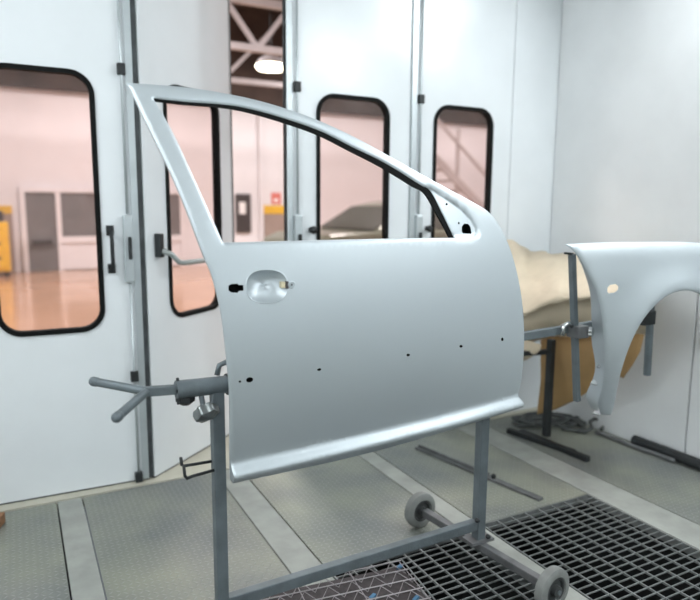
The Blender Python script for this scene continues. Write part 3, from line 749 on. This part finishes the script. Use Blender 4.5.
# ================================================================ FENDER
FY = math.radians(-15); FT = Vector((math.cos(FY), math.sin(FY), 0)); FN = Vector((FT.y, -FT.x, 0)); F0 = Vector((1.85, 1.64, 0))
def fdep0(s, h):
    v = -.28*(h-1.02)**2 if h < 1.02 else -.35*(h-1.02)**2
    v -= .05*max(0, s-.45)**2
    return v
def FPt(x, y): return toSH(x, y, fdep0, F0, FT, FN)
def FL(l): return [FPt(*p) for p in l]
f_top = FL([(567, 244.5), (600, 243), (640, 242.3), (700, 243)])
f_rear = FL([(600, 414), (597.5, 403), (601.5, 387), (604, 367), (604.4, 345), (602, 314), (596.7, 292), (587.5, 272), (577, 253.5), (567, 244.5)])
f_arch = FL([(700, 294), (684, 290), (668, 293.5), (653, 304.5), (639, 322), (628, 344), (620, 367), (615, 388), (611.5, 406), (608.5, 414)])
apx = f_arch[1]
right = [(2*apx[0]-p[0], p[1]) for p in reversed(f_arch[3:])]          # unseen front half of the arch
tR = f_top[-1]
front = [(right[0][0]+.10, right[0][1]+.02), (right[0][0]+.22, .70), (right[0][0]+.24, .86), (tR[0]+.42, tR[1]-.10), (tR[0]+.22, tR[1]-.035)]
fo = spline(f_rear, .014)[:-1]+spline(f_top+list(reversed(front))[:1], .02)[:-1]+spline(list(reversed(front)), .03)[:-1]+line(front[0], right[0], .02)+spline(right+f_arch[:], .014)[:-1]+line(f_arch[-1], f_rear[0], .008)
arch_loop = right+f_arch
blink = FL([(607.5, 287.5), (610, 285), (616, 284), (618.5, 286), (618.5, 289.5), (615, 292.5), (609, 293.5), (607.3, 291.5)])
def fdep(s, h):
    d = dist_line((s, h), arch_loop); v = fdep0(s, h)+.018*math.exp(-(d/.075)**2)
    de = dist_poly((s, h), fo)
    if de < .01: v -= .005*(1-de/.01)**2
    dtop = dist_line((s, h), f_top+[front[-1], front[-2]])
    if dtop < .07: v -= .008*(1-dtop/.05)**2 if dtop < .05 else 0
    return v
def Q3(s, h, d): return F0+FT*s+Vector((0, 0, h))+FN*d
fext = grid_points(fo, [blink], .02, .008, -.15, 1.3, .45, 1.3)
tmp_outer, tmp_allh = outer, allh
outer, allh = fo, [blink]
fext += ring(fo, .005)
outer, allh = tmp_outer, tmp_allh
fender = empty('car_fender', Q3(.3, .5, 0), label='silver front fender with wheel arch and empty side lamp hole on the support arm', cat='car fender')
sheet(fo, [blink], fext, lambda s, h: Q3(s, h, fdep(s, h)), lambda s, h: Q3(s, h, fdep(s, h)-.0025)).build('fender_skin', SILVER, fender, smooth='auto')
# rear return flange
fr = resamp([tuple(p) for p in spline(f_rear, .014)], 40)
vv = []
for j, p in enumerate(fr):
    t = j/39; wdt = .085*min(1, (1-t)*2.2+.02); wdt = max(wdt, .004); wob = .012*math.sin(t*19)*(t < .45)
    for a in (0, .5, 1): vv.append(Q3(p[0]+.012*a*a, p[1], fdep(*p)-.002-a*(wdt+wob)))
MB().add(vv, [(j*3+i, j*3+i+1, j*3+i+4, j*3+i+3) for j in range(39) for i in range(2)]).build('rear_flange', SILVER, fender, smooth=True)
# arch lip
al = resamp([tuple(p) for p in spline(arch_loop, .014)], 70); vv = []
for p in al: vv += [Q3(p[0], p[1], fdep(*p)), Q3(p[0], p[1], fdep(*p)-.022)]
MB().add(vv, [(2*j, 2*j+1, 2*j+3, 2*j+2) for j in range(69)]).build('arch_lip', SILVER, fender, smooth=True)
def fflange(t, a):
    j = int(t*39); p = fr[j]; wdt = max(.004, .085*min(1, (1-t)*2.2+.02)); wob = .012*math.sin(t*19)*(t < .45)
    return Q3(p[0]+.012*a*a, p[1], fdep(*p)-.002-a*(wdt+wob))
def ftab(t, a, w_, h_):
    c = fflange(t, a)-FT*.004
    M = Matrix.Translation(c) @ Matrix.Rotation(FY-1.1, 4, 'Z') @ Matrix.Rotation(-1.0, 4, 'X')
    return MB().box((-w_/2, -.002, -h_/2), (w_/2, .002, h_/2), M)
ftab(.30, .35, .012, .018).build('fixing_tab', CHROME, fender); ftab(.19, .6, .030, .026).build('fixing_tab', CHROME, fender, bevel=.004); ftab(.02, .25, .030, .020).build('fixing_tab', CHROME, fender, bevel=.004)

# ================================================================ PAPER-COVERED PART ON ITS STAND
pst = empty('part_stand', fl(546, 441), label='black steel stand with flat double foot under the paper covered part', cat='stand')
pb = fl(546, 441)
MB().bar((pb.x, pb.y, .03), (pb.x, pb.y, .585), .036, .036).build('post', DARKM, pst, bevel=.003)
fa, fb_ = fl(508, 432.5), fl(574, 455); MB().bar(fa+Vector((0, 0, .014)), fb_+Vector((0, 0, .014)), .035, .028).build('foot', DARKM, pst, bevel=.003)
fa, fb_ = fl(521, 434), fl(588, 462); MB().bar(fa+Vector((0, 0, .014)), fb_+Vector((0, 0, .014)), .035, .028).build('foot', DARKM, pst, bevel=.003)
MB().bar((pb.x-.28, pb.y+.06, .515), (pb.x+.016, pb.y, .515), .026, .026).build('cross_arm', DARKM, pst)
# draped sheet: rows from the back edge over the top to the ragged front edge
def paper(name, parent, rows, mt, nx=26, seed=1, amp=.012, thick=.004):
    rnd = random.Random(seed); ph = [rnd.uniform(0, 6.3) for _ in range(8)]; vv = []; ny = len(rows)
    for j, row in enumerate(rows):
        for i in range(nx):
            t = i/(nx-1); k = t*(len(row)-1); a = int(min(k, len(row)-2)); f = k-a
            p = Vector(row[a])*(1-f)+Vector(row[a+1])*f
            q = amp*(math.sin(11*t+ph[0]+j*.9)+.7*math.sin(23*t+ph[1]-j*1.4)+.5*math.sin(41*t+ph[2]+j*2.1))
            vv.append(p+Vector((.3*q, -q, .8*q)))
    ff = [(j*nx+i, j*nx+i+1, (j+1)*nx+i+1, (j+1)*nx+i) for j in range(ny-1) for i in range(nx-1)]
    o = MB().add(vv, ff).build(name, mt, parent, smooth=True)
    md = o.modifiers.new('solid', 'SOLIDIFY'); md.thickness = thick
    return o
PY = pb.y
cov = empty('paper_covered_part', (pb.x+.1, PY, .575), label='car part wrapped in creased kraft masking paper behind the fender', cat='covered part')
def P(x, y, Y): return py(x, y, min(2.94, Y-(x-546)/100*.50))      # the part runs from the back corner towards the booth
Y0 = PY-.17
r_back = [P(498, 240, PY+.30), P(530, 249, PY+.30), P(556, 254, PY+.28), P(585, 256, PY+.26), P(640, 262, PY+.25)]
r1 = [P(500, 256, PY+.12), P(528, 266, PY+.14), P(556, 266, PY+.12), P(590, 268, PY+.10), P(645, 272, PY+.1)]
r2 = [P(502, 280, PY-.02), P(527, 288, PY), P(556, 282, PY-.02), P(588, 284, PY-.02), P(645, 286, PY-.02)]
r3 = [P(506, 306, Y0+.03), P(526, 312, Y0+.02), P(552, 298, Y0+.0), P(588, 294, Y0+.0), P(645, 298, Y0)]
r4 = [P(506, 310, Y0+.03), P(526, 316, Y0+.02), P(552, 302, Y0+.0), P(588, 298, Y0+.0), P(645, 302, Y0)]
paper('paper_sheet', cov, [r_back, r1, r2, r3, r4], KRAFT, amp=.011)
s0 = [P(506, 304, Y0+.05), P(528, 311, Y0+.05), P(553, 298, Y0+.04), P(588, 294, Y0+.04), P(645, 298, Y0+.04)]
s1 = [P(508, 320, Y0+.09), P(528, 324, Y0+.09), P(553, 316, Y0+.08), P(588, 313, Y0+.08), P(645, 316, Y0+.08)]
s2 = [P(508, 345, Y0+.20), P(528, 343, Y0+.20), P(553, 336, Y0+.19), P(588, 333, Y0+.18), P(645, 336, Y0+.18)]
paper('front_wrap', cov, [s0, s1, s2], KRAFT, amp=.009, seed=4)
t0 = [P(515, 338, PY-.05), P(528, 340, PY-.05), P(541, 345, PY-.05)]; t1 = [P(515, 350, PY-.06), P(528, 352, PY-.06), P(540, 350, PY-.06)]; t2 = [P(515, 358, PY-.04), P(526, 360, PY-.04), P(537, 353, PY-.04)]
paper('paper_flap', cov, [t0, t1, t2], KRAFT, nx=10, amp=.002, seed=5)
# hanging brown sheets
hs = tag(paper('hanging_paper', None, [[P(540, 336, PY+.10), P(560, 336, PY+.08), P(584, 334, PY+.06), P(612, 332, PY+.04), P(645, 330, PY+.02)],
    [P(541, 380, PY+.12), P(558, 380, PY+.10), P(581, 378, PY+.10), P(612, 362, PY+.05), P(640, 352, PY+.02)],
    [P(539, 408, PY+.13), P(556, 405, PY+.12), P(579, 397, PY+.10), P(611, 372, PY+.06), P(632, 366, PY+.03)],
    [P(538, 414, PY+.13), P(555, 410, PY+.12), P(575, 400, PY+.11), P(613, 376, PY+.06), P(624, 378, PY+.03)]], KRAFT2, nx=24, amp=.004, seed=9), 'brown kraft paper sheet hanging below the paper covered part', 'paper')

# ================================================================ THINGS ON THE FLOOR
fa, fb_ = fl(417, 448.5), fl(541, 500.5)
sb = empty('steel_foot_bar', (fa+fb_)/2, label='flat grey steel bar with a small pin lying on the tread plate behind the stand', cat='steel bar')
MB().bar(fa+Vector((0, 0, .006)), fb_+Vector((0, 0, .006)), .034, .012).build('flat_bar', STEEL2, sb, bevel=.002)
MB().bar(fa+(fb_-fa)*.02+Vector((0, 0, .020)), fa+(fb_-fa)*.62+Vector((0, 0, .020)), .012, .016).build('rib', STEEL2, sb)
pn = fa+(fb_-fa)*.66; MB().lathe(pn+Vector((0, 0, .012)), (0, 0, 1), ((.010, 0), (.012, .014), (.007, .02)), 12).build('pin', DARKM, sb)
# hose heap by the wall
pts = []
for i in range(190):
    t = i/189; a = t*2*PI*5.2
    px_ = 550+30*math.sin(a*.93+.4)+7*math.sin(a*2.3); pyy = 420.5+5.5*math.cos(a)+2.0*math.sin(a*1.7+1)+(px_-550)*.10
    pts.append(fl(px_, pyy, .012+.016*(1+math.sin(a*1.31))*(.2+.8*t)))
hose_o = MB().tube(pts, .0095, 8).build('hose', HOSEM, None, smooth=True, label='dark rubber hose heaped on the floor behind the black stand', cat='hose')
e0 = fl(589, 428, .015); e1 = fl(600, 424, .04)
hk = [fl(572, 430, .012), fl(585, 432, .014), fl(592, 428, .03), fl(590, 422, .05), fl(594, 418.5, .06), fl(600, 420, .05), fl(605, 425, .03), fl(601, 429.5, .012)]
MB().tube([p for p in hk], .011, 8).build('hose_end', HOSEM, hose_o, smooth=True)
a_, b_ = fl(596, 432, .012), fl(674, 461, .012)
MB().tube([a_+(b_-a_)*t+Vector((.004*math.sin(9*t), 0, 0)) for t in [i/14 for i in range(15)]], .012, 8).build('thin_pipe', STEEL2, None, smooth=True, label='thin grey pipe lying on the floor beside the black wall pipe', cat='pipe')
a_, b_ = Vector((XR-.032, pl(634, 438, (1, 0, 0), (XR-.035, 0, 0)).y, .030)), Vector((XR-.032, .9, .030))
pp = MB().tube([a_, b_], .028, 14).build('wall_pipe', DARKM, None, smooth='auto', label='thick black pipe lying along the foot of the wall', cat='pipe')
# brown block at the left edge
bx = fl(2, 522)
MB().box((-.24, -.16, 0), (.015, .0, .045), Matrix.Translation((bx.x+.0, bx.y, 0)) @ Matrix.Rotation(-.35, 4, 'Z')).build('wood_block', mat('wood_brown', (.34, .17, .08), .6, noise=.25, nscale=20), None, bevel=.004, label='brown wooden block on the floor near the closed folding door leaf', cat='block')
# wire rack on the near grating
j0 = fl(262, 592, .02); j1 = fl(401, 563, .02); j2 = fl(436, 600, .02)
ux = (j1-j0); ux.z = 0; LX = .60; ux.normalize(); uy = Vector((ux.y, -ux.x, 0)); org = Vector((j1.x, j1.y, 0))-ux*LX
def rp(a, b, z): return org+ux*a+uy*b+Vector((0, 0, z))
LY = .42
rk = empty('wire_rack', rp(LX/2, LY/2, 0), label='dark plastic tray full of pale zigzag wires lying on the floor grating', cat='wire rack')
mb = MB(); vv = [rp(a, b, z) for z in (.001, .008) for a, b in ((0, 0), (LX, 0), (LX, LY), (0, LY))]
mb.add(vv, ((3,2,1,0),(4,5,6,7),(0,1,5,4),(1,2,6,5),(2,3,7,6),(3,0,4,7))).build('tray', BROWNP, rk)
nrow = 7
for j in range(nrow+1):
    b = .006+j*(LY-.012)/nrow
    for z in (.034,):
        MB().tube([rp(.004, b, z), rp(LX-.004, b, z)], .0022, 5).build('long_wire', WIRE, rk)
    nz = 14; zz = []
    rr = random.Random(j)
    for i in range(nz+1): zz.append(rp(.006+i*(LX-.012)/nz, b+(.0 if i % 2 else .045)*(1 if j < nrow else 0), .032 if i % 2 else .012))
    MB().tube(zz, .002, 5).build('zigzag_wire', WIRE, rk)
for i in range(4):
    a = .01+i*(LX-.02)/3; MB().tube([rp(a, .004, .030), rp(a, LY-.004, .030)], .002, 5).build('cross_wire', WIRE, rk)
MB().tube([rp(LX, 0, .036), rp(LX, LY, .036)], .003, 6).build('edge_wire', GALV, rk)
for a, b in ((LX-.17, .14), (LX-.04, .20), (LX-.30, .24), (LX-.01, .01)):
    MB().box((-.014, -.006, .009), (.014, .006, .017), Matrix.Translation(rp(a, b, 0)) @ Matrix.Rotation(.5, 4, 'Z')).build('blue_clip', BLUEP, rk)
